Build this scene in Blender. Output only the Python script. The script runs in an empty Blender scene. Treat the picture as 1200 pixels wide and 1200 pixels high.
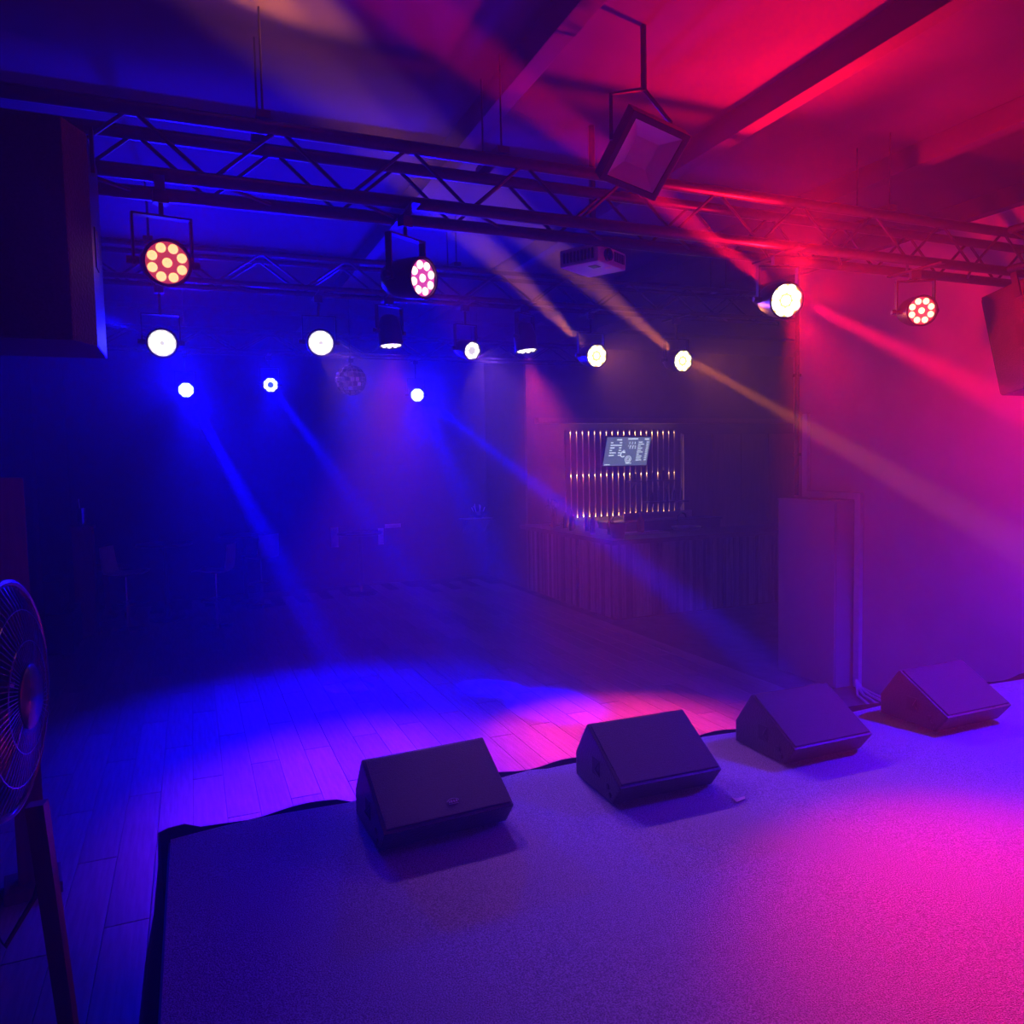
import bpy, bmesh, math, random
from mathutils import Vector, Matrix, Quaternion
random.seed(7)
S = bpy.context.scene
COL = S.collection
PI = math.pi
V = Vector

# ------------------------------------------------------------------ camera
yaw, pit, rol = math.radians(22.6), math.radians(3.75), math.radians(1.15)
fw = V((math.sin(yaw)*math.cos(pit), math.cos(yaw)*math.cos(pit), -math.sin(pit)))
r0 = V((math.cos(yaw), -math.sin(yaw), 0)); u0 = r0.cross(fw)
rt = r0*math.cos(rol) - u0*math.sin(rol); up = u0*math.cos(rol) + r0*math.sin(rol)
cd = bpy.data.cameras.new('camera'); cam = bpy.data.objects.new('camera', cd); COL.objects.link(cam)
cam.matrix_world = Matrix(((rt.x, up.x, -fw.x, 0), (rt.y, up.y, -fw.y, 0), (rt.z, up.z, -fw.z, 2.2), (0, 0, 0, 1)))
cd.sensor_width = 36; cd.lens = 27; cd.clip_start = .05
S.camera = cam

# ------------------------------------------------------------------ world, exposure
w = bpy.data.worlds.new('world'); S.world = w; w.use_nodes = True
w.node_tree.nodes['Background'].inputs[0].default_value = (0, 0, 0, 1)
w.node_tree.nodes['Background'].inputs[1].default_value = 0
S.view_settings.view_transform = 'Standard'; S.view_settings.look = 'None'
S.view_settings.exposure = 0; S.view_settings.gamma = 1; S.view_settings.use_curve_mapping = False
cy = S.cycles
cy.use_denoising = True
cy.max_bounces = 5; cy.diffuse_bounces = 2; cy.glossy_bounces = 3; cy.volume_bounces = 0
cy.transmission_bounces = 3; cy.transparent_max_bounces = 6
cy.use_adaptive_sampling = True; cy.adaptive_threshold = .02; cy.sample_clamp_indirect = 4; cy.sample_clamp_direct = 0
cy.caustics_reflective = False; cy.caustics_refractive = False

HAZE_DENSITY, HAZE_G = .028, .35
BLUE = (.0006, .0, 1); DEEPBLUE = (0, 0, 1); LILAC = (.42, .1, .6); RED = (1, .002, .01); PINK = (1, .03, .4)
AMBER = (1, .22, .0); MAGENTA = (1, .02, .55)
# strengths of the stage lamps and of the beam and halo spots added beside their lenses
P = dict(row3_wash=1500, row3_pool=950, row2_wash=330, amber=5, amber_halo=110, added_red_halo=560, added_red_up=600, red_front=220, red_stage=1500, red_side=12, floor_pink=2000, floor_violet=800,
         added_beam_red=44000, added_beam_amber=11000, added_beam_blue=60000, side_blue=1600, stage_blue=1500, bar=20)

def spot(loc, target, color, power, deg, blend=.6, radius=.05, name='lamp_or_added_light'):
    ld = bpy.data.lights.new(name, 'SPOT'); ld.energy = power; ld.color = color
    ld.spot_size = math.radians(deg); ld.spot_blend = blend; ld.shadow_soft_size = radius
    o = bpy.data.objects.new(name, ld); COL.objects.link(o)
    o.location = loc; o.rotation_euler = (V(target)-V(loc)).to_track_quat('-Z', 'Y').to_euler()
    return o

# ------------------------------------------------------------------ materials
MATS = {}
def mat(name, col, rough=.6, metal=0, emit=None, est=0, noise=None, bump=0, spec=.5, kind='noise', stretch=(1, 1, 1)):
    """noise = (scale, second colour)"""
    if name in MATS: return MATS[name]
    m = bpy.data.materials.new(name); m.use_nodes = True; nt = m.node_tree
    b = nt.nodes['Principled BSDF']; L = nt.links.new
    b.inputs['Base Color'].default_value = (*col, 1); b.inputs['Roughness'].default_value = rough
    b.inputs['Metallic'].default_value = metal; b.inputs['Specular IOR Level'].default_value = spec
    if noise:
        tc = nt.nodes.new('ShaderNodeTexCoord'); mp = nt.nodes.new('ShaderNodeMapping'); mp.inputs['Scale'].default_value = stretch
        n = nt.nodes.new('ShaderNodeTexNoise'); n.inputs['Scale'].default_value = noise[0]; n.inputs['Detail'].default_value = 6
        rp = nt.nodes.new('ShaderNodeValToRGB'); rp.color_ramp.elements[0].color = (*col, 1); rp.color_ramp.elements[1].color = (*noise[1], 1)
        rp.color_ramp.elements[0].position = .35; rp.color_ramp.elements[1].position = .68
        L(tc.outputs['Object'], mp.inputs[0]); L(mp.outputs[0], n.inputs['Vector']); L(n.outputs[0], rp.inputs[0]); L(rp.outputs[0], b.inputs['Base Color'])
        if bump:
            bp = nt.nodes.new('ShaderNodeBump'); bp.inputs['Strength'].default_value = bump; bp.inputs['Distance'].default_value = .01
            L(n.outputs[0], bp.inputs['Height']); L(bp.outputs[0], b.inputs['Normal'])
    if emit:
        b.inputs['Emission Color'].default_value = (*emit, 1); b.inputs['Emission Strength'].default_value = est
    MATS[name] = m
    return m

black = mat('black_paint', (.012, .012, .014), .45, noise=(40, (.02, .02, .022)))
blackmetal = mat('black_metal', (.02, .02, .022), .38, .3, noise=(25, (.03, .03, .032)))
trussm = mat('truss_metal', (.02, .02, .022), .38, .5, noise=(30, (.035, .035, .037)))
chrome = mat('chrome', (.75, .75, .78), .12, 1, noise=(15, (.65, .65, .68)))
whitepl = mat('white_plastic', (.75, .74, .73), .45, noise=(20, (.68, .67, .66)))
wallm = mat('painted_wall', (.42, .41, .42), .8, noise=(3, (.47, .46, .47)), bump=.15)
darkwall = mat('dark_wall', (.03, .03, .034), .85, noise=(4, (.045, .045, .05)), bump=.2)
ceilm = mat('ceiling_paint', (.035, .033, .035), .85, noise=(3, (.05, .047, .05)), bump=.2)
carpet = mat('stage_carpet', (.19, .18, .18), .95, noise=(210, (.5, .49, .48)), bump=1, spec=.1)
plankm = [mat('floor_plank_%d' % i, c, .42, noise=(5, d), bump=.12, stretch=(9, .7, 1)) for i, (c, d) in enumerate(
    [((.22, .19, .17), (.31, .275, .25)), ((.25, .215, .19), (.35, .31, .28)), ((.19, .165, .145), (.28, .25, .225))])]
screed = mat('floor_screed', (.13, .115, .1), .6, noise=(6, (.19, .17, .15)), bump=.1)
clothm = mat('black_cloth', (.008, .008, .01), .95, noise=(60, (.014, .014, .017)), bump=.3, spec=.1)
grillem = mat('speaker_grille', (.012, .012, .014), .55, .2, noise=(220, (.035, .035, .038)), bump=.5)
cabm = mat('speaker_cabinet', (.01, .01, .012), .34, noise=(120, (.024, .024, .027)), bump=.4)
badgem = mat('badge', (.3, .3, .34), .4, .4, noise=(60, (.4, .4, .44)))
slatm = [mat('bar_slat_%d' % i, c, .7, noise=(8, tuple(x*1.5 for x in c)), bump=.3, stretch=(6, 6, .6)) for i, c in enumerate(
    [(.10, .085, .075), (.16, .14, .13), (.06, .05, .045), (.13, .105, .09), (.22, .2, .19)])]
topm = mat('bar_top_wood', (.05, .032, .025), .35, noise=(7, (.075, .05, .04)), stretch=(1, 6, 1))
darkslat = mat('dark_slat', (.07, .04, .03), .6, noise=(6, (.1, .06, .045)), stretch=(5, 5, .6))
backlit = mat('slat_backing', (.5, .36, .24), .8, noise=(10, (.55, .4, .27)))
panelm = mat('wall_panel_wood', (.2, .12, .075), .55, noise=(4, (.26, .16, .1)), stretch=(5, 5, .5), bump=.1)
woodred = mat('red_brown_wood', (.14, .045, .03), .45, noise=(6, (.2, .07, .045)), stretch=(6, 6, .6))
cabinetm = mat('cabinet_paint', (.34, .33, .34), .6, noise=(3, (.38, .37, .38)))
shellm = mat('stool_shell', (.55, .54, .53), .4, noise=(12, (.62, .61, .6)))
glassb = mat('bottle_glass', (.05, .06, .05), .1, noise=(9, (.08, .08, .06)))
amberb = mat('amber_bottle', (.65, .26, .05), .2, noise=(9, (.75, .34, .08)))
paper = mat('paper', (.7, .66, .62), .8, noise=(8, (.78, .74, .7)))
tapem = mat('tape', (.55, .45, .3), .7, noise=(20, (.6, .5, .34)))
reflm = mat('reflector', (.6, .6, .64), .3, .6, noise=(5, (.66, .66, .7)))
rubber = mat('rubber', (.015, .015, .016), .7, noise=(30, (.022, .022, .024)))
mirr = mat('mirror_glass', (.5, .5, .52), .08, 1, noise=(4, (.56, .56, .58)))
ledwarm = mat('led_warm', (.8, .6, .4), .5, emit=(1, .62, .3), est=9)

def led(name, c, st): return mat('led_'+name, (.3, .3, .3), .4, emit=c, est=st)

# ------------------------------------------------------------------ mesh helpers
class MB:
    def __init__(s): s.v = []; s.f = []
    def add(s, vs, fs):
        k = len(s.v); s.v += [tuple(v) for v in vs]; s.f += [tuple(i+k for i in f) for f in fs]; return s
    def box(s, lo, hi):
        x0, y0, z0 = lo; x1, y1, z1 = hi
        return s.add([(x0, y0, z0), (x1, y0, z0), (x1, y1, z0), (x0, y1, z0), (x0, y0, z1), (x1, y0, z1), (x1, y1, z1), (x0, y1, z1)],
                     [(3, 2, 1, 0), (4, 5, 6, 7), (0, 1, 5, 4), (1, 2, 6, 5), (2, 3, 7, 6), (3, 0, 4, 7)])
    def tube(s, pts, r, n=8, closed=False):
        pts = [V(p) for p in pts]; m = len(pts); rings = []
        rr = r if isinstance(r, (list, tuple)) else [r]*m
        a = None
        for i, p in enumerate(pts):
            if closed: t = pts[(i+1) % m]-pts[i-1]
            else: t = pts[min(i+1, m-1)]-pts[max(i-1, 0)]
            t.normalize()
            if a is None: a = t.orthogonal().normalized()
            a = (a - t*a.dot(t)).normalized(); b = t.cross(a)
            rings.append([p + (a*math.cos(2*PI*k/n)+b*math.sin(2*PI*k/n))*rr[i] for k in range(n)])
        vs = [v for q in rings for v in q]; fs = []
        for i in range(m if closed else m-1):
            j = (i+1) % m
            for k in range(n): fs.append((i*n+k, i*n+(k+1) % n, j*n+(k+1) % n, j*n+k))
        if not closed: fs += [tuple(range(n-1, -1, -1)), tuple((m-1)*n+k for k in range(n))]
        return s.add(vs, fs)
    def lathe(s, prof, n=24, M=None, cap=True):
        """prof: list of (r, z) about local z"""
        vs = []; fs = []
        for r, z in prof:
            for k in range(n):
                p = V((r*math.cos(2*PI*k/n), r*math.sin(2*PI*k/n), z)); vs.append(M @ p if M else p)
        for i in range(len(prof)-1):
            for k in range(n): fs.append((i*n+k, i*n+(k+1) % n, (i+1)*n+(k+1) % n, (i+1)*n+k))
        if cap: fs += [tuple(range(n-1, -1, -1)), tuple((len(prof)-1)*n+k for k in range(n))]
        return s.add(vs, fs)
    def prism(s, poly, axis, a0, a1):
        """poly in the two other axes (cyclic order), extruded along axis"""
        def P3(u, v, t): return {'x': (t, u, v), 'y': (u, t, v), 'z': (u, v, t)}[axis]
        n = len(poly)
        return s.add([P3(u, v, a0) for u, v in poly]+[P3(u, v, a1) for u, v in poly],
                     [tuple(range(n)), tuple(range(2*n-1, n-1, -1))]+[(i, i+n, (i+1) % n+n, (i+1) % n) for i in range(n)])
    def mesh(s, name, m, smooth=False, bevel=0):
        me = bpy.data.meshes.new(name); me.from_pydata(s.v, [], s.f)
        bm = bmesh.new(); bm.from_mesh(me)
        if bevel: bmesh.ops.bevel(bm, geom=[e for e in bm.edges if len(e.link_faces) == 2 and e.calc_face_angle(0) > .5], offset=bevel, segments=2, affect='EDGES', profile=.7)
        bmesh.ops.recalc_face_normals(bm, faces=bm.faces)
        bm.to_mesh(me); bm.free()
        me.materials.append(m)
        if smooth:
            for p in me.polygons: p.use_smooth = True
            me.set_sharp_from_angle(angle=.7)
        return me
    def build(s, name, m, parent=None, smooth=False, bevel=0, loc=None, rot=None):
        return link(name, s.mesh(name, m, smooth, bevel), parent, loc, rot)

def link(name, me, parent=None, loc=None, rot=None):
    o = bpy.data.objects.new(name, me); COL.objects.link(o)
    if parent: o.parent = parent
    if loc is not None: o.location = loc
    if rot is not None: o.rotation_euler = rot
    return o
def thing(name, label, cat, loc=(0, 0, 0), rotz=0, group=None):
    o = bpy.data.objects.new(name, None); COL.objects.link(o); o.location = loc; o.rotation_euler = (0, 0, rotz)
    return tag(o, label, cat, group)
def tag(o, label, cat, group=None, kind=None):
    o['label'] = label; o['category'] = cat
    if group: o['group'] = group
    if kind: o['kind'] = kind
    return o
def struct(name, mb, m, label=None, cat=None, parent=None, **k):
    o = mb.build(name, m, parent, **k)
    if parent is None:
        o['kind'] = 'structure'
        if label: o['label'] = label
        if cat: o['category'] = cat
    return o

# ================================================================== the setting
CEIL = 4.15
struct('floor', MB().box((-1.8, -2, -.1), (11.2, 14.1, -.012)), screed, 'worn hall floor of brown wooden boards', 'floor')
FL = bpy.data.objects['floor']
pm = [MB().box((0, 0, -.014), (.196, 1.592, 0)).mesh('plank', m, bevel=.0025) for m in plankm]
k = 0
for i in range(34):
    x = -1.68 + i*.2
    y = 3.7 - (i*37 % 80)/50.
    while y < 13.9:
        link('plank', pm[(i*5 + int(y*3)) % 3], FL, (x, y, 0)) if y + 1.6 > 3.5 and (y < 12.4) else None; y += 1.6; k += 1
struct('ceiling', MB().box((-1.8, -2, CEIL), (11.2, 14.1, CEIL+.1)), ceilm, 'dark painted ceiling over the hall', 'ceiling')
CE = bpy.data.objects['ceiling']
for x in (-1.2, 1.55, 2.95, 4.35, 5.7):
    MB().box((x-.05, -1.9, CEIL-.14), (x+.05, 12, CEIL-.001)).build('joist', ceilm, CE, bevel=.006)
for y in (2.1, 4.75, 7.4, 10.2):
    MB().box((-1.75, y-.03, CEIL-.05), (11.1, y+.03, CEIL-.001)).build('batten', ceilm, CE)
struct('wall_left', MB().box((-1.9, -2, 0), (-1.8, 14.1, CEIL)), darkwall, 'dark left wall behind the black curtain', 'wall')
struct('wall_back', MB().box((-1.8, 14, 0), (5.35, 14.1, CEIL)), darkwall, 'dark back wall of the hall beyond the stools', 'wall')
struct('wall_bar_side', MB().box((5.3, 12.1, 0), (5.4, 14, CEIL)), darkwall, 'dark wall return beside the bar', 'wall')
struct('wall_bar_back', MB().box((5.3, 12.02, 0), (11.2, 12.12, CEIL)), mat('bar_wall', (.1, .075, .065), .8, noise=(4, (.13, .1, .085)), bump=.15), 'brown wall behind the bar', 'wall')
struct('wall_bar_right', MB().box((11.1, 6.2, 0), (11.2, 12.02, CEIL)), wallm, 'wall at the far end of the bar', 'wall')
struct('wall_right', MB().box((5.75, -2, 0), (5.9, 6.2, CEIL)), wallm, 'smooth pale right wall beside the stage washed with coloured light', 'wall')
struct('wall_bar_front', MB().box((5.9, 6.1, 0), (11.2, 6.2, CEIL)), wallm, 'wall return turning off towards the bar', 'wall')
struct('wall_behind_stage', MB().box((-1.8, -2.1, 0), (5.9, -2, CEIL)), darkwall, 'dark wall behind the stage', 'wall')
# stage
ST = struct('floor_stage', MB().box((-.16, -1.98, 0), (5.74, 3.56, .585)), black, 'low stage platform covered with speckled grey carpet', 'stage', bevel=.01)
nx, ny = 59, 24
cb = MB()
for top in (1, 0):
    for j in range(ny+1):
        for i in range(nx+1):
            x = -.15+i*5.88/nx; y = -1.97+j*5.52/ny
            if j == ny: y += .012*math.sin(x*3.1)+.008*math.sin(x*7.7+1)
            z = .6+.004*math.sin(x*1.7+y) if top else .586
            if top and j >= ny-1 and x < 1.6: z += .012*(1+math.sin(x*4.2))*(j-ny+2)/2
            cb.v.append((x, y, z))
n1 = (nx+1)*(ny+1)
for j in range(ny):
    for i in range(nx):
        a = j*(nx+1)+i
        cb.f.append((a, a+1, a+nx+2, a+nx+1)); cb.f.append((n1+a, n1+a+nx+1, n1+a+nx+2, n1+a+1))
for i in range(nx):
    a = i; cb.f.append((a, n1+a, n1+a+1, a+1)); a = ny*(nx+1)+i; cb.f.append((a, a+1, n1+a+1, n1+a))
for j in range(ny):
    a = j*(nx+1); cb.f.append((a, a+nx+1, n1+a+nx+1, n1+a)); a += nx; cb.f.append((a, n1+a, n1+a+nx+1, a+nx+1))
cb.build('carpet', carpet, ST, smooth=True)
# skirt of the stage: wavy black cloth along the front and the left side
sk = MB(); pts = []
for i in range(0, 90): pts.append((-.16+i*.066, 3.585+.012*math.sin(i*.9)+.01*math.sin(i*.37), 0))
for a in range(12): pts.insert(0, (-.19+.012*math.sin(a*1.3), 3.55-a*.3, 0))
for i, (x, y, z) in enumerate(pts):
    t = .606 + (.026*max(0, math.sin(i*.33+.5)) if 12 <= i < 24 else .008*math.sin(i*.8)) + (.03 if i in (10, 11, 12, 13) else 0)
    for dx, dy in ((0, 0), (-.008 if i < 12 else 0, .008 if i >= 12 else 0)):
        sk.v += [(x+dx, y+dy, 0), (x+dx, y+dy, t)]
for i in range(len(pts)-1):
    a = i*4; b = a+4
    sk.f += [(a, b, b+1, a+1), (a+2, a+3, b+3, b+2), (a+1, b+1, b+3, a+3)]
sk.build('skirt', clothm, ST, smooth=True)

# black curtain on the left
def curtain(name, label, x, y0, y1, z0, z1, step=.05):
    mb = MB(); n = int((y1-y0)/step)
    for side in (0, 1):
        for i in range(n+1):
            y = y0+(y1-y0)*i/n; xx = x+.035*math.sin(i*1.15)+.015*math.sin(i*.41)-side*.006
            mb.v += [(xx*1.0, y, z0), (xx-.01, y, z1)]
    o = 2*(n+1)
    for i in range(n):
        a = i*2; mb.f += [(a, a+2, a+3, a+1), (o+a, o+a+1, o+a+3, o+a+2), (a+1, a+3, o+a+3, o+a+1), (a, o+a, o+a+2, a+2)]
    return tag(mb.build(name, clothm, smooth=True), label, 'curtain')
curtain('stage_curtain', 'long black pleated curtain hanging along the left wall', -1.68, 2.6, 10.3, .02, 4.1)

# ------------------------------------------------------------------ bar side: soffit, slat wall, panels
struct('trim_1', MB().box((5.45, 11.85, 2.84), (11.1, 12.02, 2.93)), panelm, 'thin wooden ledge running above the bar wall', 'ledge')
SW = thing('slatted_wall', 'vertical dark slats backlit by three rows of warm light behind the bar', 'slat wall', (6.03, 11.99, 1.2))
MB().box((0, 0, 0), (2.26, .025, 1.52)).build('backing', backlit, SW)
sm = MB().box((-.048, -.022, 0), (.048, 0, 1.52)).mesh('slat', darkslat, bevel=.003)
for i in range(20): link('slat', sm, SW, (.0+i*.1185, -.045, 0))
for z in (1.475, .735, .0):
    MB().box((-.03, -.03, z), (2.26, -.018, z+.012)).build('light_strip', ledwarm, SW)
    ld = bpy.data.lights.new('strip_light', 'AREA'); ld.shape = 'RECTANGLE'; ld.size = 2.2; ld.size_y = .012; ld.energy = P['bar']*.35; ld.color = (1, .6, .3)
    lo = bpy.data.objects.new('strip_light', ld); COL.objects.link(lo); lo.location = (7.15, 11.978, 1.2+z-.004)
    lo.rotation_euler = (math.radians(25 if z > .1 else 155), 0, 0)
    if z < .1: lo.location.z += .02
PW = struct('trim_2', MB().box((8.42, 11.97, 0), (11.08, 12.02, 2.66)), darkslat, 'wooden panelling on the bar wall beside the slats', 'panelling')
for i in range(4):
    MB().box((8.44+i*.66, 11.94, .02), (8.44+i*.66+.645, 11.98, 2.64)).build('panel', panelm, PW, bevel=.004)
SB = thing('wall_shelf', 'lower dark shelf in front of the backlit slats', 'shelf', (7.55, 11.72, 1.4), group=None)
MB().box((0, 0, 0), (.85, .21, .03)).build('board', topm, SB, bevel=.003)
for x in (.1, .72): MB().prism([(.02, 0), (.2, 0), (.2, -.14)], 'x', x, x+.03).build('bracket', blackmetal, SB)
SB = thing('wall_shelf', 'upper dark shelf in front of the backlit slats', 'shelf', (7.2, 11.74, 1.79))
MB().box((0, 0, 0), (.98, .19, .025)).build('board', topm, SB, bevel=.003)
for x in (.1, .8): MB().prism([(.02, 0), (.18, 0), (.18, -.12)], 'x', x, x+.03).build('bracket', blackmetal, SB)

# bar counter, an L
BR = thing('bar_counter', 'L-shaped bar clad in narrow rough wooden strips under a dark top', 'bar', (5.26, 9.06, 0))
MB().box((.02, .02, 0), (3.4, .6, 1.06)).box((.02, .6, 0), (.6, 2.85, 1.06)).build('body', darkslat, BR)
for i in range(52):                     # strips on the long side that looks over the dance floor
    wd = .05; d = random.uniform(.012, .03)
    MB().box((.02-d, .004+i*.0545, .02), (.02, .004+i*.0545+wd, 1.05)).build('strip', random.choice(slatm), BR, bevel=.002)
for i in range(58):
    d = random.uniform(.012, .03)
    MB().box((.006+i*.0585, .02-d, .02), (.006+i*.0585+.054, .02, 1.05)).build('strip', random.choice(slatm[:4]), BR, bevel=.002)
MB().prism([(-.16, -.24), (3.4, -.24), (3.4, .62), (.62, .62), (.62, 2.86), (-.16, 2.86)], 'z', 1.065, 1.13).build('worktop', topm, BR, bevel=.008)
BK = thing('back_counter', 'low counter with pale front below the backlit slats', 'counter', (6.6, 11.45, 0))
MB().box((0, .02, 0), (2.3, .45, 1.08)).build('body', darkslat, BK)
MB().box((-.02, -.02, 1.08), (2.32, .46, 1.12)).build('worktop', topm, BK, bevel=.004)
MB().box((.5, .4, 1.12), (1.95, .43, 1.24)).build('splashback', mat('splash', (.45, .36, .3), .4, noise=(5, (.5, .4, .33))), BK)

# screen above the bar
TV = thing('menu_screen', 'tilted flat screen showing a chalk-style drinks menu over the slats', 'screen', (6.98, 11.62, 2.08))
TV.rotation_euler = (math.radians(18), 0, math.radians(2))
MB().box((-.46, 0, 0), (.46, .05, .54)).build('casing', black, TV, bevel=.006)
pnl = MB().box((-.445, -.004, .015), (.445, .001, .525)).build('display', led('screen', (.2, .27, .42), .55), TV)
tx = MB()
def bar_(x, z, wd, h=.012): tx.box((x, -.0055, z), (x+wd, -.0042, z+h))
bar_(-.24, .47, .1, .022); bar_(-.02, .485, .2, .022); bar_(.32, .48, .09, .022)
for i, wd in enumerate((.05, .2, .09, .05, .13, .1)):
    bar_(-.36, .42-i*.045, wd, .017); bar_(-.18, .42-i*.045, .05, .017)
for i, wd in enumerate((.09, .12, .06, .1, .08, .12, .05, .11, .1, .12)):
    bar_(.2, .43-i*.036, wd, .014); bar_(.37, .43-i*.036, .05, .014)
bar_(-.42, .03, .11, .014)
def ring_(x, z, r, a0=0, a1=2*PI, t=.006, n=14):
    tx.tube([(x+r*math.cos(a0+(a1-a0)*q/n), -.005, z+r*math.sin(a0+(a1-a0)*q/n)) for q in range(n+1)], t, 4)
ring_(-.08, .22, .045, .6, 5.6, .009); ring_(-.07, .27, .02); ring_(.04, .13, .06); ring_(.04, .13, .03); bar_(.0, .05, .12, .012)
for q in range(9): bar_(.0+q*.018, .36+.05*math.sin(q*2.1), .012, .02+.02*(q % 3))
tx.build('menu_print', led('print', (.75, .85, 1), 1.1), pnl)
ri = TV.rotation_euler.to_matrix().inverted(); MB().tube([(0, .045, .3), ri @ V((0, .318, .3))], [.02, .004]).build('wall_arm', blackmetal, TV)

# bottles and things on the bar
def bottle(x, y, z, h, r, m, label, group=None, name='bottle'):
    t = thing(name, label, 'bottle', (x, y, z), group=group)
    MB().lathe([(r*.9, 0), (r, .01), (r, h*.55), (r*.75, h*.66), (r*.36, h*.74), (r*.32, h*.95)], 14).build('body', m, t, smooth=True)
    MB().lathe([(r*.4, h*.94), (r*.4, h)], 10).build('cap', chrome, t)
    return t
for i in range(9):
    bottle(5.42+.09*math.sin(i*2.2), 9.35+i*.22, 1.131, .22+.05*(i % 3), .036, glassb, 'dark bottle in the row along the bar top', 'dark bottles along the bar')
for i in range(5):
    bottle(7.65+i*.16, 11.82, 1.431, .24+.03*(i % 2), .034, glassb, 'dark bottle on the lower shelf over the slats', 'bottles on the lower slat shelf')
for i in range(5):
    bottle(7.3+i*.2, 11.83, 1.816, .2+.04*(i % 2), .034, glassb, 'dark bottle on the upper shelf over the slats', 'bottles on the upper slat shelf')
bottle(5.98, 9.52, 1.15, .3, .05, amberb, 'glowing amber bottle standing by the white tray')
t = thing('serving_tray', 'bright white tray lying on the bar beside the amber bottle', 'tray', (5.98, 9.45, 1.131))
MB().box((-.33, -.14, 0), (.33, .14, .008)).build('base', whitepl, t, bevel=.003)
MB().box((-.34, -.15, .004), (.34, -.14, .018)).box((-.34, .14, .004), (.34, .15, .018)).box((-.34, -.14, .004), (-.33, .14, .018)).box((.33, -.14, .004), (.34, .14, .018)).build('rim', whitepl, t)
t = thing('bar_sink', 'pale steel sink bowl set on the bar end beside the tray', 'sink', (6.75, 9.5, 1.131))
MB().lathe([(.1, 0), (.19, .01), (.22, .06), (.215, .06), (.18, .015)], 20).build('bowl', mat('steel', (.6, .57, .54), .35, .5, noise=(9, (.66, .63, .6))), t, smooth=True)
MB().tube([(0, .2, 0), (0, .2, .2), (0, .12, .26), (0, .02, .24), (0, 0, .19)], .012).build('faucet', chrome, t, smooth=True)
t = thing('beer_tap', 'round-headed beer tap column on the bar corner', 'tap', (5.5, 11.4, 1.131))
MB().lathe([(.1, 0), (.1, .02), (.05, .03), (.045, .3), (.07, .32), (.07, .4), (.02, .43)], 16).build('column', blackmetal, t, smooth=True)
for s in (-1, 1): MB().tube([(0, s*.05, .34), (-.1, s*.07, .34), (-.12, s*.07, .28)], .012).build('spout', chrome, t); MB().tube([(-.07, s*.07, .35), (-.07, s*.07, .45)], [.01, .018]).build('lever', black, t)
t = thing('ice_bucket', 'squat dark bucket standing on the bar near the corner', 'bucket', (5.36, 9.12, 1.131))
MB().lathe([(.09, 0), (.12, .2), (.125, .2), (.115, .19), (.085, .01)], 18).build('pail', blackmetal, t, smooth=True)
MB().tube([(.12*math.cos(a), 0, .19+.1*math.sin(a)) for a in [PI*q/8 for q in range(9)]], .005, 6).build('handle', chrome, t)

# ------------------------------------------------------------------ right wall: cabinet, trunking, cables
CB = thing('wall_cabinet', 'tall plain grey cabinet standing against the right wall', 'cabinet', (5.52, 5.42, 0))
MB().box((.012, 0, 0), (.225, .76, 1.76)).build('body', cabinetm, CB, bevel=.004)
MB().box((-.006, .01, .03), (.01, .75, 1.75)).build('door', cabinetm, CB, bevel=.003)
MB().box((-.01, .0, 1.76), (.225, .76, 1.775)).build('top_board', cabinetm, CB)
TR = thing('cable_trunking', 'white cable trunking stepping down the wall around the tall cabinet', 'trunking', (5.7, 0, 0))
MB().box((0, 5.98, 1.845), (.045, 6.045, 2.62)).build('vertical_run', whitepl, TR, bevel=.004)
MB().box((0, 5.31, 1.785), (.045, 6.045, 1.845)).build('horizontal_run', whitepl, TR, bevel=.004)
MB().box((0, 5.31, 0.01), (.045, 5.375, 1.785)).build('vertical_run', whitepl, TR, bevel=.004)
t = thing('wall_pipe', 'thin dark pipe running down the wall end to the cabinet', 'pipe', (5.72, 6.14, 0))
MB().tube([(0, 0, 1.8), (0, 0, 4.1)], .022).build('tube', blackmetal, t, smooth=True)
for z in (2.2, 3.0, 3.7): MB().box((-.028, -.03, z), (.03, .03, z+.03)).build('clip', blackmetal, t)
t = thing('cable_bundle', 'bundle of pale cables spilling out of the trunking onto the floor', 'cable', (5.6, 5.2, 0))
for i in range(4):
    MB().tube([(.06, .1, .1), (.03+.02*i, .06, .03), (-.08+.05*i, -.05-.03*i, .012), (-.2+.09*i, -.28, .012), (-.22+.12*i, -.45, .012)], .011, 6).build('cable', whitepl, t, smooth=True)

# ------------------------------------------------------------------ trusses
def truss(name, label, a, b, size, hang, r=.025, step=.28, faces=('front', 'back', 'bottom')):
    """box truss between a and b (centre of the bottom chords), size square"""
    a, b = V(a), V(b); d = (b-a); Lh = d.length; d.normalize(); side = V((-d.y, d.x, 0))
    t = thing(name, label, 'truss', a, math.atan2(d.y, d.x))
    cm = MB().tube([(0, 0, 0), (Lh, 0, 0)], r, 10).mesh('chord', trussm, True)
    h = size/2; corners = [(-h, 0), (h, 0), (-h, size), (h, size)]
    for y, z in corners: link('chord', cm, t, (0, y, z))
    n = int(Lh/step); step = Lh/n
    dm = {}
    for s in (0, 1):
        dm[s] = MB().tube([(0, 0, size*s), (step, 0, size*(1-s))], .009, 6).mesh('brace', trussm)
    bmh = MB().tube([(0, -h, 0), (step, h, 0)], .009, 6).mesh('brace', trussm)
    for i in range(n):
        for y in (-h, h): link('brace', dm[i % 2], t, (i*step, y, 0))
        if i % 2 == 0: link('brace', bmh, t, (i*step, 0, 0))
    for x in hang:
        for y in (-h, h): MB().tube([(x, y, size), (x, y, CEIL-a.z-.005)], .005, 6).build('hanger_cable', blackmetal, t)
        MB().box((x-.03, -h-.03, size+r), (x+.03, h+.03, size+r+.03)).build('hanger_bar', blackmetal, t)
    return t
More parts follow.
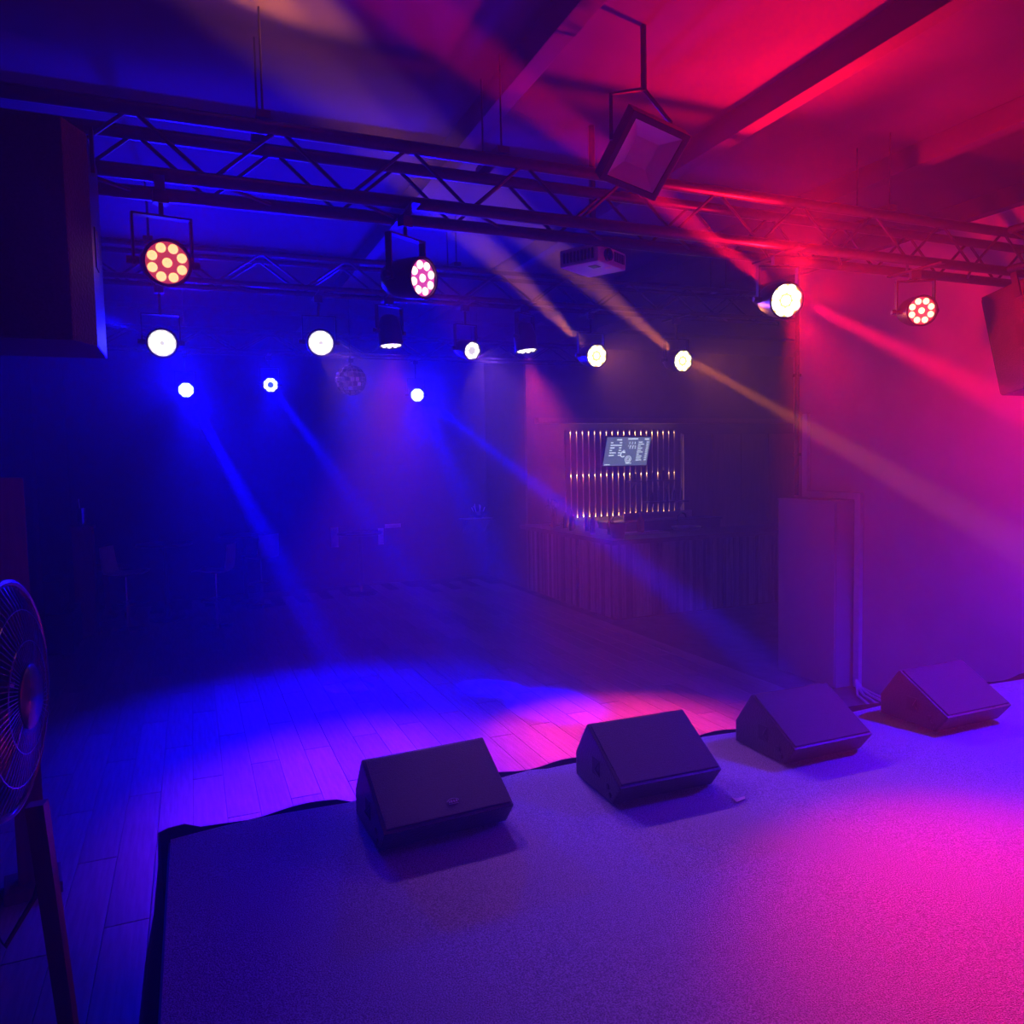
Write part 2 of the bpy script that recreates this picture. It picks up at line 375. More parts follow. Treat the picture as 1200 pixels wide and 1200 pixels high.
truss('stage_truss', 'long black box truss over the stage edge carrying red lamps', (-1.6, 3.65, 3.4), (5.6, 3.65, 3.4), .25, (1.95, 3.05, 5.6), .03)
truss('hall_truss', 'black box truss over the dance floor carrying white and amber lamps', (-1.6, 5.95, 3.5), (5.4, 5.95, 3.5), .22, (1.4, 3.6, 6.2), .02, .3)
truss('rear_truss', 'far black box truss carrying the small blue lamps', (-1.6, 9.3, 3.5), (5.2, 9.3, 3.5), .22, (1.6, 5), .02, .34)
truss('side_truss', 'black box truss running along the right wall beside the hanging loudspeaker', (5.15, -.6, 3.4), (5.15, 3.48, 3.4), .25, (.8, 3), .025, .3)

# ------------------------------------------------------------------ lamps
LENS = [(0, 0)]
led_mesh = {}
def par(label, face, aim, lens_c, lens_s, ring_c, ring_s, group, R=.092, n=8, centre=True, ztop=3.4, lr=.0195, plate_r=None, name='stage_lamp'):
    """face: centre of the lens; aim: point it looks at"""
    face = V(face); d = (V(aim)-face).normalized(); az = math.atan2(d.y, d.x)-PI/2; el = math.asin(max(-1, min(1, d.z)))
    D = .1                                   # pivot behind the face
    piv = face-d*D
    t = thing(name, label, 'stage light', piv, az, group)
    # head frame: local +Y is the aim before the tilt
    M = Matrix.Rotation(el, 4, 'X') @ Matrix.Rotation(-PI/2, 4, 'X')
    hb = MB().lathe([(R*.55, -.12), (R*.8, -.1), (R*.92, -.05), (R, 0), (R*1.04, D-.01), (R*1.04, D+.012), (R*.93, D+.012), (R*.93, D-.004), (R*.2, D-.006)], 28, None)
    h = hb.build('housing', blackmetal, t, smooth=True); h.matrix_local = M
    MB().lathe([(0.001, D-.003), (R*.9, D-.002), (R*.9, D)], 24).build('lens_plate', led('plate_%s_%.2f' % (str(ring_c), ring_s), ring_c, ring_s), h)
    key = (lens_c, lens_s, lr)
    if key not in led_mesh:
        led_mesh[key] = MB().lathe([(lr, 0), (lr*.86, .007), (lr*.5, .012), (.001, .014)], 12).mesh('led_lens', led('lens_%s_%.1f' % (str(lens_c), lens_s), lens_c, lens_s), True)
    for i in range(n):
        a = 2*PI*(i+.5)/n; q = R*.66
        link('led_lens', led_mesh[key], h, (q*math.cos(a), q*math.sin(a), D))
    if n == 12:
        for i in range(6): link('led_lens', led_mesh[key], h, (R*.33*math.cos(i*PI/3), R*.33*math.sin(i*PI/3), D))
    if centre: link('led_lens', led_mesh[key], h, (0, 0, D))
    yk = R+.022
    top = ztop-(.03 if ztop < 3.45 else .02)-.013-piv.z
    zy = min(.19, top-.06)
    MB().box((-yk-.004, -.018, -.02), (-yk+.004, .018, zy)).box((yk-.004, -.018, -.02), (yk+.004, .018, zy)).box((-yk-.004, -.018, zy-.004), (yk+.004, .018, zy+.004)).build('yoke', blackmetal, t)
    for s in (-1, 1):
        MB().tube([(s*(yk-.02), 0, 0), (s*(yk+.028), 0, 0)], .016, 10).build('knob', black, t)
    MB().tube([(0, 0, zy), (0, 0, top)], .01).box((-.03, -.02, top-.05), (.03, .02, top)).build('clamp', blackmetal, t)
    cbm = MB().box((-.02, -.2, top), (.02, .2, top+.012)).build('mounting_bar', blackmetal, t); cbm.rotation_euler = (0, 0, -az)
    return face, d

def V_(p): return V(p)
RLENS, RRING = (1, .42, .16), (1, .02, .06)
# front truss, red
f1, d1 = par('red LED lamp hanging near the black loudspeaker at the truss end', (-.052, 3.5, 3.042), (.5, 0, 2.3), RLENS, 2.0, RRING, .45, 'red lamps on the stage truss')
f2, d2 = par('pinkish red LED lamp turned aside beneath the middle of the stage truss', (1.03, 3.5, 3.058), (2.6, .9, 2.7), (1, .5, .42), 3, MAGENTA, .6, 'red lamps on the stage truss')
f3, d3 = par('blazing yellow-hot red lamp hanging in front of the wall end', (3.177, 3.5, 3.087), (2.3, 0, 2.2), (1.2, 1.1, .8), 2.4, (1.2, .6, .08), 1.5, 'red lamps on the stage truss', R=.1, lr=.03)
f4, d4 = par('red LED lamp hanging beside the right hanging loudspeaker', (4.255, 3.5, 3.09), (2.6, .4, 2.6), (1, .5, .25), 3.5, RRING, .5, 'red lamps on the stage truss')
spot(f1+d1*.03, f1+d1, RED, P['red_side'], 70); spot(f2+d2*.03, (2.4, 1.0, .6), PINK, P['red_side']*2.2, 55)
spot(f3+V((.06, -.12, 0)), f3+V((.9, -.5, .15)), RED, P['added_red_halo'], 135, 1); spot(f3+V((0, -.12, .08)), f3+V((-.4, -.4, .75)), RED, P['added_red_up'], 120, 1); spot(f3+V((-.03, -.12, 0)), f3+V((-.5, -1, .1)), RED, P['red_front'], 60, 1); spot(f4+d4*.03, (2.7, 1.35, .6), (1, 0, .02), P['red_stage']*.15, 50, 1); spot(f3+d3*.04, (2.6, 1.3, .6), (1, 0, .02), P['red_stage']*.85, 50, 1)  # halo and upward red spots are added off the lens, tinting haze and ceiling
spot(f3+V((.04, -.05, 0)), (5.72, 2.66, 1.86), (1, 0, .04), P['added_beam_red'], 8.5, .5, .03)  # added narrow beam, standing in for a lens streak
spot(f3+V((-.12, -.05, .05)), (.51, 2.98, 4.15), RED, P['added_beam_red']*.5, 6, .5, .03)  # added opposite half of that streak, cast from beside the rim
# middle truss
WL, WR = (1, .93, .8), (1, .9, .85)
row2 = [((-.143, 5.85, 3.061), (.3, 0, 1.9), 'white LED lamp of the dance floor truss hanging by the left curtain', 12, .8, True),
        ((.93, 5.85, 3.105), (.6, 0, 1.9), 'white LED lamp with ring of lenses over the blue dance floor', 12, .8, True),
        ((2.116, 5.85, 3.092), (3.2, 0, 1.4), 'white lamp tilted aside between the two lamps that shine straight down', 7, .8, True)]
for fc, aim, lb, n, s, c in row2:
    f, d = par(lb, fc, aim, WL, 2.2, WR, .75, 'lamps on the dance floor truss', n=n, ztop=3.5, R=.1 if n == 12 else .075, centre=False)
    if fc[0] > 0: spot(f+d*.03, (2.0, 2.35, .6), LILAC, P['row2_wash'], 52, 1)
    else: spot(f+d*.03, (.9, 2.4, .6), BLUE, P['row2_wash']*.5, 60, 1)
f, d = par('pink lamp pointing straight down over the dance floor', (1.457, 5.85, 3.113), (1.55, 5.6, 0), (1, .8, .85), 2.4, (1, .3, .6), 1, 'lamps on the dance floor truss', ztop=3.5)
spot(f+d*.04, (1.2, 5.1, 0), (.55, .02, 1), P['floor_violet'], 62, 1)
f, d = par('white lamp pointing straight down beside the amber lamps', (2.594, 5.85, 3.116), (2.8, 5.5, 0), (1, .85, .8), 2.4, (1, .5, .5), 1, 'lamps on the dance floor truss', ztop=3.5)
spot(f+d*.04, (3.1, 5.1, 0), (1, .03, .13), P['floor_pink'], 50, 1)
for i, (fc, lb) in enumerate((((3.248, 5.85, 3.089), 'amber lamp over the dance floor beside the white downward lamp'), ((4.129, 5.85, 3.074), 'amber lamp at the bar end of the dance floor truss'))):
    f, d = par(lb, fc, (3.2 if i == 0 else 4.1, 0, 2.2), (1, .95, .55), 2.4, (1, .74, .06), 1.2, 'lamps on the dance floor truss', ztop=3.5, R=.1, lr=.028)
    spot(f+d*.04, (2.6, 2.2, .6), AMBER, P['amber'], 70, 1); spot(f+d*.04, f+V((-.1, -1, -.3)), AMBER, P['amber_halo'], 66, 1)
    if i: spot(f+V((.04, -.06, 0)), (5.72, 2.9, 1.05), AMBER, P['added_beam_amber'], 6, .5, .03); spot(f+V((-.12, -.06, .05)), (-.02, 3.1, 4.15), AMBER, P['added_beam_amber']*.5, 6, .5, .03)  # narrow amber beams added both ways, imitating a lens streak
    else: spot(f+V((-.12, -.06, .05)), (-.05, 3.1, 4.15), AMBER, P['added_beam_amber']*.5, 6, .5, .03)  # added amber beam from beside the rim, drawn as a streak
# rear truss, blue
row3 = [((-.01, 9.2, 3.055), 'small blue-white lamp on the far truss nearest the left curtain', True, 3), ((.881, 9.2, 3.128), 'small petal-ringed lamp on the far truss above the stools', False, 2.2),
        ((1.812, 9.2, 3.116), 'small dark-centred lamp on the far truss beside the mirror ball', False, 1.8), ((2.603, 9.2, 3.038), 'bright blue lamp on the far truss on the bar side', True, 3.2)]
for i, (fc, lb, c, s) in enumerate(row3):
    f, d = par(lb, fc, (.4+.3*i, 0, 1.6), (.6, .85, 1) if c else (.8, .95, 1), s, (.2, .5, 1) if not c else (.5, .85, 1), s*.3 if c else .15, 'lamps on the rear truss', ztop=3.5, R=.085, centre=c, lr=.026)
    spot(f+d*.04, f+V((-.7, -9, .9)), BLUE, P['row3_wash']*(1 if c else .6), 58, 1)
    if c: spot(f+d*.04, (1.4, 2.2, .6), BLUE, P['stage_blue'], 34, 1)
    spot(f+d*.04, (.5+.35*i, 6.7, 0), BLUE, P['row3_pool'], 64, 1)
    if i == 0: spot(f+V((0, -.07, 0)), (1.35, 7.56, 0), DEEPBLUE, P['added_beam_blue'], 7, .6, .03)  # these deep blue beams are added, standing in for lens streaks
    if i == 1: spot(f+V((0, -.07, 0)), (2.6, 6.9, 0), DEEPBLUE, P['added_beam_blue']*.6, 8, 1, .03)
    if i == 3:
        spot(f+V((.03, -.07, 0)), (4.97, 5.05, 0), DEEPBLUE, P['added_beam_blue']*1.5, 5, .8, .03); spot(f+V((0, -.07, 0)), (2.95, 6.2, 0), DEEPBLUE, P['added_beam_blue']*.2, 13, 1, .03)
spot((-.24, 5.74, 3.1), (-.99, 5.4, 3.36), DEEPBLUE, P['added_beam_blue']*.7, 6, .6, .03)  # added blue streak beam beside the white lamp by the curtain
# blue lamp on the truss that runs out of the picture: it lights the monitor fronts, the carpet and the wall
f, d = par('blue lamp on the side truss lighting the stage and right wall', (5.0, 2.2, 3.08), (4.2, 3.1, .6), (.3, .4, 1), 2, BLUE, .6, None, name='stage_lamp_offscreen')
spot(f+d*.04, (4.2, 3.1, .6), (.02, 0, 1), P['side_blue'], 105, 1, name='stage_lamp_light_offscreen')

# ------------------------------------------------------------------ projector and floodlight
PJ = thing('projector', 'white video projector hung upside down from the ceiling pole', 'projector', (2.25, 4.08, 3.325), math.radians(30))
MB().box((-.16, -.13, 0), (.16, .13, .1)).build('casing', whitepl, PJ, bevel=.012)
for i in range(9): MB().box((-.163, -.1+i*.024, .02), (-.159, -.088+i*.024, .08)).build('vent_slot', rubber, PJ)
for i in range(8): MB().box((.02+i*.016, -.133, .03), (.028+i*.016, -.129, .085)).build('vent_slot', rubber, PJ)
MB().lathe([(.035, -.02), (.035, .02), (.028, .02), (.028, 0)], 18, Matrix.Translation((-.06, -.13, .05)) @ Matrix.Rotation(PI/2, 4, 'X')).build('lens_barrel', black, PJ, smooth=True)
MB().lathe([(.022, -.002), (.022, .002)], 14, Matrix.Translation((.02, -.09, 0))).build('foot', mat('cream', (.8, .7, .5), .5, noise=(8, (.85, .75, .55))), PJ)  # small cream disc on the underside of the casing
MB().box((-.09, -.07, -.003), (-.03, -.02, .0)).build('hatch', blackmetal, PJ)
MB().lathe([(.06, .1), (.06, .115), (.02, .13), (.02, CEIL-3.325-.002)], 14).build('pole', blackmetal, PJ, smooth=True)
FLD = thing('floodlight', 'square black floodlight switched off with a silvery stepped reflector', 'floodlight', (1.969, 3.077, 3.573))
FLD.rotation_euler = Matrix(((.978, .179, -.105), (.047, -.68, -.732), (-.202, .711, -.674))).to_euler()
a, b, c = .158, .13, .06
hb = MB().box((-a, -a, -.07), (a, a, -.055)).box((-a, -a, -.06), (-b, a, .01)).box((b, -a, -.06), (a, a, .01)).box((-b, -a, -.06), (b, -b, .01)).box((-b, b, -.06), (b, a, .01))
hb.build('housing', blackmetal, FLD, bevel=.004)
MB().add([(-b, -b, 0), (b, -b, 0), (b, b, 0), (-b, b, 0), (-c, -c, -.045), (c, -c, -.045), (c, c, -.045), (-c, c, -.045)], [(0, 1, 5, 4), (1, 2, 6, 5), (2, 3, 7, 6), (3, 0, 4, 7)]).build('reflector', reflm, FLD)
MB().box((-c, -c, -.05), (c, c, -.044)).build('led_array', mat('led_yellow', (.55, .5, .5), .5, noise=(30, (.6, .55, .52))), FLD)
gm = bpy.data.materials.new('lamp_glass'); gm.use_nodes = True; gn = gm.node_tree
gt = gn.nodes.new('ShaderNodeBsdfTransparent'); gg = gn.nodes.new('ShaderNodeBsdfGlossy'); gx = gn.nodes.new('ShaderNodeMixShader'); gx.inputs[0].default_value = .06
gg.inputs['Roughness'].default_value = .08
gn.links.new(gt.outputs[0], gx.inputs[1]); gn.links.new(gg.outputs[0], gx.inputs[2]); gn.links.new(gx.outputs[0], gn.nodes['Material Output'].inputs['Surface'])
MB().box((-b, -b, .002), (b, b, .0045)).build('front_glass', gm, FLD)
for i in range(6): MB().box((-.13+i*.05, -.12, -.1), (-.122+i*.05, .12, -.069)).build('cooling_fin', blackmetal, FLD)
fm = FLD.rotation_euler.to_matrix().inverted()
upl = fm @ V((0, 0, 1))
for s in (-1, 1): MB().tube([(s*(a+.01), 0, -.04), V((s*(a+.01), 0, -.04))+upl*.2, upl*.3], .01, 6).build('bracket', blackmetal, FLD)
MB().tube([upl*.29, upl*.575], .014, 8).build('drop_rod', blackmetal, FLD)

# ------------------------------------------------------------------ hanging loudspeakers
def speaker(label, loc, rot, wd, dp, h, arms):
    t = thing('hanging_loudspeaker', label, 'loudspeaker', loc); t.rotation_euler = rot
    MB().prism([(-wd/2+.06, -dp/2), (wd/2-.06, -dp/2), (wd/2, -dp/2+.12), (wd/2, dp/2), (-wd/2, dp/2), (-wd/2, -dp/2+.12)], 'z', 0, h).build('cabinet', cabm, t, bevel=.008)
    MB().box((-wd/2+.015, dp/2-.004, .015), (wd/2-.015, dp/2+.014, h-.015)).build('grille', grillem, t, bevel=.004)
    for s in (-1, 1):
        x = s*wd/2
        MB().box((min(x, x+s*.004), -.03, h*.5-.07), (max(x, x+s*.004), .06, h*.5+.07)).build('handle_recess', rubber, t)
        MB().box((min(x, x+s*.012), -.02, h-.1), (max(x, x+s*.012), .02, h+.05)).build('bracket', blackmetal, t)
    MB().box((-wd/2-.012, -.02, h+.045), (wd/2+.012, .02, h+.06)).build('bracket_bar', blackmetal, t)
    for a, b in arms: MB().tube([a, b], .014, 8).build('hanging_arm', blackmetal, t)
    return t
speaker('black loudspeaker hung from the truss end in front of the curtain', (-.5, 3.16, 2.63), (0, 0, 0), .44, .46, .72, [((x, -.01, .772), (x, .337, .772)) for x in (-.15, .15)])
speaker('large dark loudspeaker hung tilted downwards by the right wall', (5.12, 3.2, 2.62), (math.radians(-13), 0, 0), .42, .48, .68, [((x, 0, .73), (x, -.011, .778)) for x in (-.095, .155)])

# ------------------------------------------------------------------ stage monitors
def monitor(label, x, y, rz, wd=.55, badge=False):
    t = thing('stage_monitor', label, 'monitor speaker', (x, y, .602), rz, 'wedge monitors along the stage edge')
    prof = [(.08, .012), (0, .115), (.33, .31), (.46, .13), (.46, .012)]
    MB().prism(prof, 'x', -wd/2, wd/2).build('cabinet', cabm, t, bevel=.009)
    n = V((0, -.195, .33)).normalized(); e = V((0, .33, .195)).normalized(); o = V((0, 0, .115))
    g = MB(); L = .383
    def q(x, s, h): return o+e*s+n*h+V((x, 0, 0))
    hw = wd/2-.012
    vs = [q(sx*hw, s, h) for h in (-.002, .009) for s in (.014, L-.014) for sx in (-1, 1)]
    g.add(vs, [(0, 1, 3, 2), (4, 6, 7, 5), (0, 4, 5, 1), (1, 5, 7, 3), (3, 7, 6, 2), (2, 6, 4, 0)]).build('grille', grillem, t, bevel=.004)
    for s in (-1, 1):
        xx = s*wd/2
        MB().box((min(xx, xx+s*.004), .2, .09), (max(xx, xx+s*.004), .27, .17)).build('handle_plate', rubber, t, bevel=.001)
        MB().tube([(xx+s*.002, .205, .1), (xx+s*.02, .21, .13), (xx+s*.002, .205, .16)], .006, 6).build('handle', blackmetal, t)
        MB().lathe([(.016, 0), (.016, .006), (.009, .007)], 12, Matrix.Translation((xx, .12, .08)) @ Matrix.Rotation(s*PI/2, 4, 'Y')).build('socket', blackmetal, t)
        MB().lathe([(.014, 0), (.014, .006), (.008, .007)], 12, Matrix.Translation((xx, .1, .045)) @ Matrix.Rotation(s*PI/2, 4, 'Y')).build('socket', blackmetal, t)
        for yy in (.12, .42): MB().lathe([(.016, -.0), (.018, .014)], 10, Matrix.Translation((s*(wd/2-.05), yy, -.001))).build('rubber_foot', rubber, t)
    if badge:
        bp = q(.03, .075, .0095); R3 = Matrix((V((1, 0, 0)), e, n)).transposed().to_4x4()
        bd = MB().lathe([(.03, 0), (.03, .002)], 20, Matrix.Translation(bp) @ R3 @ Matrix.Diagonal((1, .55, 1, 1))).build('badge', rubber, t)
        bm2 = MB()
        M2 = Matrix.Translation(bp) @ R3
        bm2.tube([M2 @ V((.026*math.cos(k*PI/8), .013*math.sin(k*PI/8), .0025)) for k in range(9)], .0016, 5)
        for xq, w_ in ((-.02, .006), (-.012, .01), (.001, .008), (.012, .008)):
            bm2.add([M2 @ V(p) for p in ((xq, -.006, .003), (xq+w_, -.006, .003), (xq+w_, .006, .003), (xq, .006, .003))], [(0, 1, 2, 3)])
        bm2.add([M2 @ V(p) for p in ((-.022, -.013, .003), (.022, -.013, .003), (.022, -.011, .003), (-.022, -.011, .003))], [(0, 1, 2, 3)])
        bm2.build('badge_mark', badgem, bd)
    return t
monitor('black wedge monitor with a small oval badge beside the loose carpet corner', .94, 2.98, math.radians(3), .58, True)
monitor('black wedge monitor in front of the pink patch of the dance floor', 2.0, 2.93, math.radians(-1.5))
monitor('violet-lit black wedge monitor in front of the tall grey cabinet', 3.02, 2.96, math.radians(0), .53)
monitor('dim black wedge monitor at the right wall end of the row', 4.12, 2.96, math.radians(0), .53)
tag(MB().prism([(0, 0), (.06, .012), (.075, .035), (.03, .03), (.012, .05)], 'z', .607, .6095).build('tape_scrap', tapem, loc=(2.26, 2.8, 0)), 'small scrap of pale tape stuck on the stage carpet', 'tape')

# ------------------------------------------------------------------ fan
fc = V((-.51, 2.554, 1.553)); ax = V((.99, -.12, 0)).normalized()
FN = thing('drum_fan', 'big round fan with wire grille on wooden legs beside the stage', 'fan', (fc.x, fc.y, 0), math.atan2(ax.y, ax.x))
MX = Matrix.Translation((0, 0, fc.z)) @ Matrix.Rotation(PI/2, 4, 'Y')     # local z -> +x (axis)
R = .33
MB().lathe([(R*.96, -.2), (R, -.2), (R, 0), (R*.96, 0), (R*.96, -.2)], 48, MX, cap=False).build('drum', mat('fan_shell', (.2, .1, .075), .3, .4, noise=(4, (.25, .13, .1))), FN, smooth=True)
MB().tube([MX @ V((R*math.cos(k*PI/24), R*math.sin(k*PI/24), .0)) for k in range(48)], .011, 8, True).build('front_rim', mat('fan_rim', (.3, .22, .2), .25, .7, noise=(4, (.36, .26, .24))), FN, smooth=True)
gr = MB()
for k in range(72):
    a_ = k*PI/36
    gr.tube([MX @ V((r*math.cos(a_+tw), r*math.sin(a_+tw), z)) for r, z, tw in ((.075, .056, 0), (.16, .05, .08), (.26, .03, .14), (R, .0, .18))], .0017, 4)
for r, z in ((.16, .05), (.25, .033)): gr.tube([MX @ V((r*math.cos(k*PI/20), r*math.sin(k*PI/20), z)) for k in range(40)], .0022, 5, True)
gr.build('grille', chrome, FN)
hbm = MB().lathe([(.09, .04), (.092, .058), (.08, .066), (.001, .07)], 28, MX).build('hub', mat('fan_hub', (.05, .035, .05), .25, .3, noise=(6, (.07, .05, .07))), FN, smooth=True)
for k in range(5):
    a_ = k*2*PI/5; bl = MB(); vs = []
    for j in range(7):
        r = .05+.035*j+.01; wdt = .05+.012*j
        for s in (-1, 1): vs.append(MX @ V((r*math.cos(a_+s*wdt/r*.7), r*math.sin(a_+s*wdt/r*.7), -.06+s*.03)))
    bl.add(vs, [(j*2, j*2+1, j*2+3, j*2+2) for j in range(6)]).build('blade', mat('fan_blade', (.14, .08, .08), .4, noise=(5, (.17, .1, .1))), FN, smooth=True)
MB().lathe([(.07, -.2), (.07, -.05), (.03, -.03), (.03, .03)], 20, MX).build('motor', blackmetal, FN, smooth=True)
MB().tube([MX @ V((-.0, y, -.19)) for y in (-R*.97, R*.97)], .012).build('motor_bar', blackmetal, FN)
MB().tube([(-.1, 0, fc.z-R), (-.1, 0, fc.z-R-.2)], .04, 12).build('neck', blackmetal, FN, smooth=True)
for k, (dx, dy) in enumerate(((.35, .12), (-.45, .2), (-.25, -.42))):
    p0 = V((-.06+dx*.12, dy*.15, fc.z-R-.02)); p1 = V((-.06+dx, dy, .0))
    if k == 0: p0 = V((.06, -.02, fc.z-R+.02)); p1 = V((.16, -.06, 0))
    MB().tube([p0, p0.lerp(p1, .5), p1], [.034, .03, .022], 4).build('leg', woodred, FN)
MB().tube([(-.1, -.05, 1.1), (-.05, -.1, .95), (-.0, -.14, .9), (.05, -.05, .98), (.07, -.02, 1.06)], .008, 6).build('power_cable', rubber, FN, smooth=True)
PT = thing('wooden_post', 'upright reddish wooden post standing on the floor behind the fan', 'post', (-.86, 4.6, 0), math.radians(10))
MB().box((-.065, -.05, .06), (.065, .05, 2.17)).build('shaft', woodred, PT, bevel=.006)
MB().box((-.13, -.12, 0), (.13, .12, .06)).build('foot', woodred, PT, bevel=.006)

# ------------------------------------------------------------------ back of the hall: stools, tables, small things
def stool(label, x, y, rz):
    t = thing('bar_stool', label, 'bar stool', (x, y, 0), rz, 'bar stools at the back')
    MB().lathe([(.2, 0), (.2, .012), (.06, .03), (.03, .04)], 28).build('base', chrome, t, smooth=True)
    MB().tube([(0, 0, .03), (0, 0, .4)], .028, 12).tube([(0, 0, .4), (0, 0, .74)], .018, 12).build('column', chrome, t, smooth=True)
    MB().tube([(.16*math.cos(a)+.04, .2*math.sin(a), .37) for a in [2*PI*k/24 for k in range(24)]], .011, 8, True).tube([(0, 0, .37), (-.12, 0, .37)], .01).build('footrest', chrome, t, smooth=True)
    prof = [(.25, .775), (.2, .79), (.05, .765), (-.1, .76), (-.19, .775), (-.235, .83), (-.255, .95), (-.275, 1.15)]
    vs = []; fs = []; nW = 5
    for th in (0, .016):
        for i, (u, z) in enumerate(prof):
            wdt = .2-.0*i if i < 5 else .2-.012*(i-5)
            for k in range(nW):
                s = -1+2*k/(nW-1); cu = .03*s*s
                vs.append((u+(cu+th if i >= 5 else 0), s*wdt, z+(cu*.6 if i < 5 else 0)+(th if i < 5 else 0)))
    m = len(prof)*nW
    for th in (0, 1):
        for i in range(len(prof)-1):
            for k in range(nW-1):
                a_ = th*m+i*nW+k; fs.append((a_, a_+1, a_+nW+1, a_+nW) if th else (a_, a_+nW, a_+nW+1, a_+1))
    for i in range(len(prof)-1):
        for k in (0, nW-1): a_ = i*nW+k; fs.append((a_, a_+nW, m+a_+nW, m+a_))
    for i in (0, len(prof)-1):
        for k in range(nW-1): a_ = i*nW+k; fs.append((a_, a_+1, m+a_+1, m+a_))
    MB().add(vs, fs).build('seat_shell', shellm, t, smooth=True)
    MB().lathe([(.06, .74), (.09, .758)], 16).build('seat_plate', blackmetal, t)
stool('white shell bar stool facing the high table, lit along its edge', -.89, 11.68, math.radians(-22))
stool('white shell bar stool turned back towards the first stool', .25, 11.3, math.radians(160))
stool('bar stool half lost in the dark beside the far high table', .95, 12.6, math.radians(120))
def table(label, x, y, h, r):
    t = thing('high_table', label, 'table', (x, y, 0), 0, 'high tables at the back')
    MB().lathe([(r-.01, h-.035), (r, h-.03), (r, h-.005), (r-.005, h)], 32).build('tabletop', topm, t, smooth=True)
    MB().lathe([(.035, .02), (.03, h-.04)], 14).build('column', blackmetal, t, smooth=True)
    MB().lathe([(.25, 0), (.25, .015), (.05, .04)], 28).build('base', blackmetal, t, smooth=True)
table('round dark high table between the two shell stools', -.4, 12.2, 1.12, .38)
table('round dark high table behind the turned stool', .75, 13.2, 1.1, .38)
table('round dark high table in front of the back wall sheets', 2.6, 13.0, 1.05, .38)
t = thing('wooden_plinth', 'tall narrow brown plinth in the back corner holding a bright stack', 'plinth', (-1.36, 11.6, 0))
MB().box((-.12, -.12, .05), (.12, .12, 1.42)).build('shaft', woodred, t, bevel=.006)
MB().box((-.15, -.15, 0), (.15, .15, .05)).box((-.14, -.14, 1.42), (.14, .14, 1.46)).build('cap', woodred, t, bevel=.004)
t = thing('glass_vessel', 'small shiny tiered glass vessel with a straw on the brown plinth', 'glass', (-1.36, 11.6, 1.461))
for i in range(3): MB().lathe([(.05, i*.07), (.065, i*.07+.1), (.06, i*.07+.1), (.046, i*.07+.01)], 14).build('tier', chrome, t, smooth=True)
MB().tube([(-.02, .0, .2), (-.03, .01, .36)], .006, 6).build('straw', whitepl, t)
t = thing('pedestal_table', 'low brown table on a trumpet-shaped leg near the back corner', 'table', (-1.22, 12.7, 0))
MB().lathe([(.3, .74), (.31, .76), (.3, .78)], 28).build('tabletop', woodred, t, smooth=True)
MB().lathe([(.2, 0), (.19, .02), (.08, .06), (.035, .2), (.04, .5), (.06, .7), (.12, .74)], 20).build('pedestal', woodred, t, smooth=True)
FC = thing('flight_case', 'wide black flight case on the floor at the foot of the curtain', 'case', (-1.5, 10.9, 0))
MB().box((-.25, -.5, .02), (.12, .3, .5)).build('body', black, FC, bevel=.01)
MB().box((-.26, -.51, .34), (.13, .31, .36)).build('lid_seam', blackmetal, FC)
for p in ((.0, -.5), (.0, .28), (-.22, -.5), (-.22, .28)): MB().box((p[0], p[1], 0), (p[0]+.06, p[1]+.02, .03)).build('foot', rubber, FC)
FC = thing('flight_case', 'smaller black flight case stacked on the wide case', 'case', (-1.5, 10.9, .501))
MB().box((-.25, -.45, .0), (.0, .25, .39)).build('body', black, FC, bevel=.01)
MB().box((-.255, -.455, .26), (.005, .255, .28)).build('lid_seam', blackmetal, FC)
MB().box((.0, -.16, .13), (.012, -.04, .17)).build('handle', blackmetal, FC)
# sheets on the back wall
for lb, x, z, wd, h in (('narrow pale sheet fixed on the dark back wall', 2.28, .72, .13, .36), ('pale upright notice beside the horizontal strip on the back wall', 3.14, .72, .1, .3)):
    t = thing('wall_notice', lb, 'notice', (x, 13.985, z))
    MB().box((0, 0, 0), (wd, .012, h)).build('sheet', paper, t)
    MB().box((-.008, .006, -.008), (wd+.008, .014, h+.008)).build('backing_board', woodred, t)
t = thing('wall_strip', 'pale horizontal strip high beside the upright notice on the back wall', 'strip', (3.27, 13.985, 1.02))
MB().box((0, 0, 0), (.3, .012, .07)).build('sheet', paper, t); MB().box((-.006, .006, -.006), (.306, .014, .076)).build('backing_board', woodred, t)
t = thing('glass_dish', 'small dish of sparkling glass on a ledge by the bar side wall', 'dish', (5.05, 13.8, 1.14))
MB().lathe([(.06, 0), (.15, .06), (.17, .13), (.165, .13), (.14, .06), (.05, .01)], 18).build('bowl', chrome, t, smooth=True)
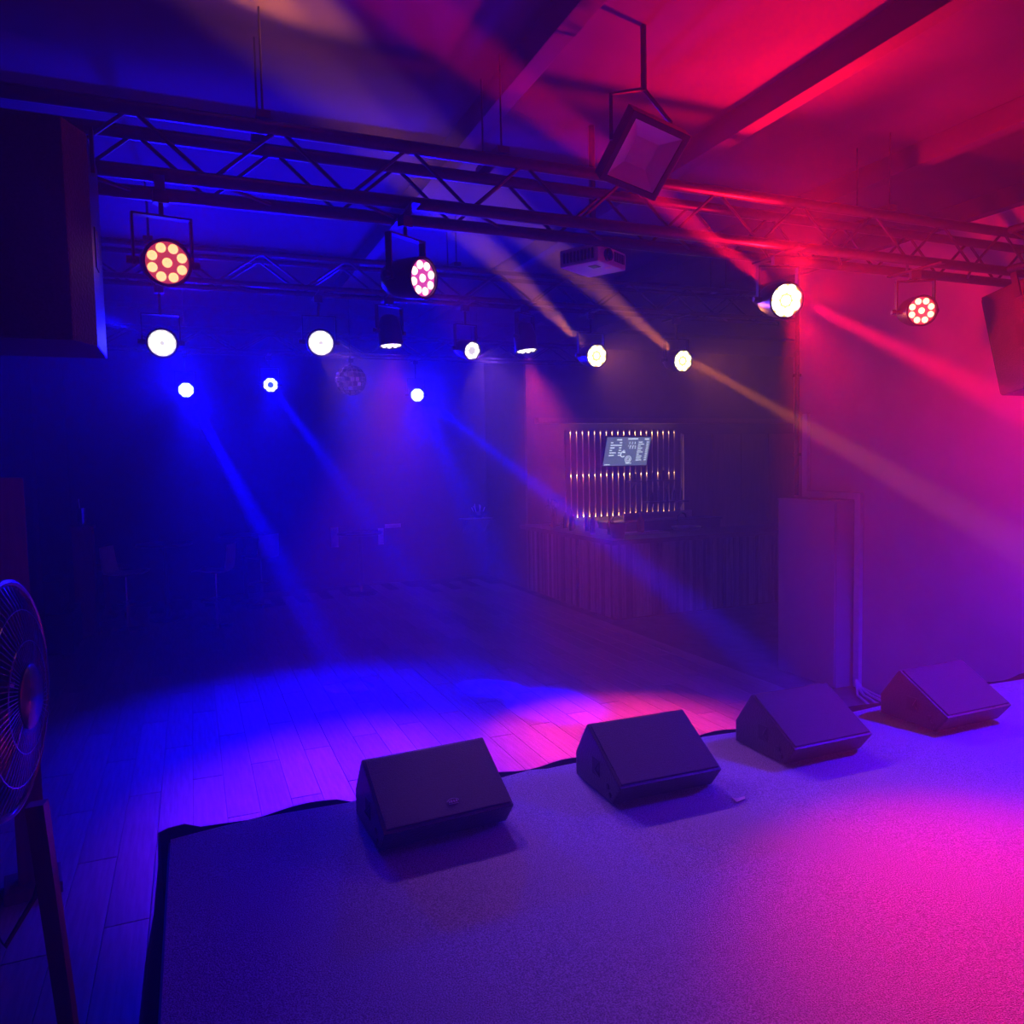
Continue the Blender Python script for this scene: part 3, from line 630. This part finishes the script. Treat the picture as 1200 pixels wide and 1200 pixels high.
for i in range(7): MB().tube([(.06*math.cos(i), .06*math.sin(i), .03), (.13*math.cos(i*.9), .13*math.sin(i*.9), .2+.03*(i % 3))], .008, 5).build('stem', whitepl, t)
t = thing('wall_ledge', 'narrow dark ledge on the back wall near the bar', 'ledge', (4.7, 13.6, 1.1))
MB().box((0, 0, 0), (.6, .4, .035)).build('board', topm, t, bevel=.003)
for x in (.08, .5): MB().prism([(.05, 0), (.38, 0), (.38, -.25)], 'x', x, x+.03).build('bracket', blackmetal, t)
# mirror ball
t = thing('mirror_ball', 'dark mirror ball glinting among the lamps of the far truss', 'mirror ball', (1.62, 8.3, 3.1))
Rb = .16
MB().lathe([(Rb*.97*math.sin(PI*k/12)+.0005, -Rb*.97*math.cos(PI*k/12)) for k in range(13)], 24).build('core', black, t, smooth=True)
for ri in range(1, 10):
    th = PI*ri/10; nn = max(5, int(20*math.sin(th))); sz = Rb*.135
    for k in range(nn):
        ph = 2*PI*k/nn+ri*.3; nrm = V((math.sin(th)*math.cos(ph), math.sin(th)*math.sin(ph), math.cos(th)))
        key = 'tile'
        if key not in led_mesh: led_mesh[key] = MB().box((-sz, -sz, -.002), (sz, sz, .002)).mesh('mirror_tile', mirr)
        o = link('mirror_tile', led_mesh[key], t, nrm*Rb); o.rotation_euler = nrm.to_track_quat('Z', 'Y').to_euler()
MB().tube([(0, 0, Rb), (0, 0, CEIL-3.1-.003)], .006, 6).build('hanging_rod', blackmetal, t)

# ------------------------------------------------------------------ haze filling the hall
hm = bpy.data.materials.new('haze'); hm.use_nodes = True; nt = hm.node_tree
nt.nodes.remove(nt.nodes['Principled BSDF'])
vsn = nt.nodes.new('ShaderNodeVolumeScatter'); vsn.inputs['Density'].default_value = HAZE_DENSITY; vsn.inputs['Anisotropy'].default_value = HAZE_G
nt.links.new(vsn.outputs[0], nt.nodes['Material Output'].inputs['Volume'])
hz = MB().box((-1.79, -1.99, .001), (11.09, 13.99, CEIL-.002)).build('haze', hm)
tag(hz, 'thin theatrical haze filling the whole hall', 'haze', kind='stuff')
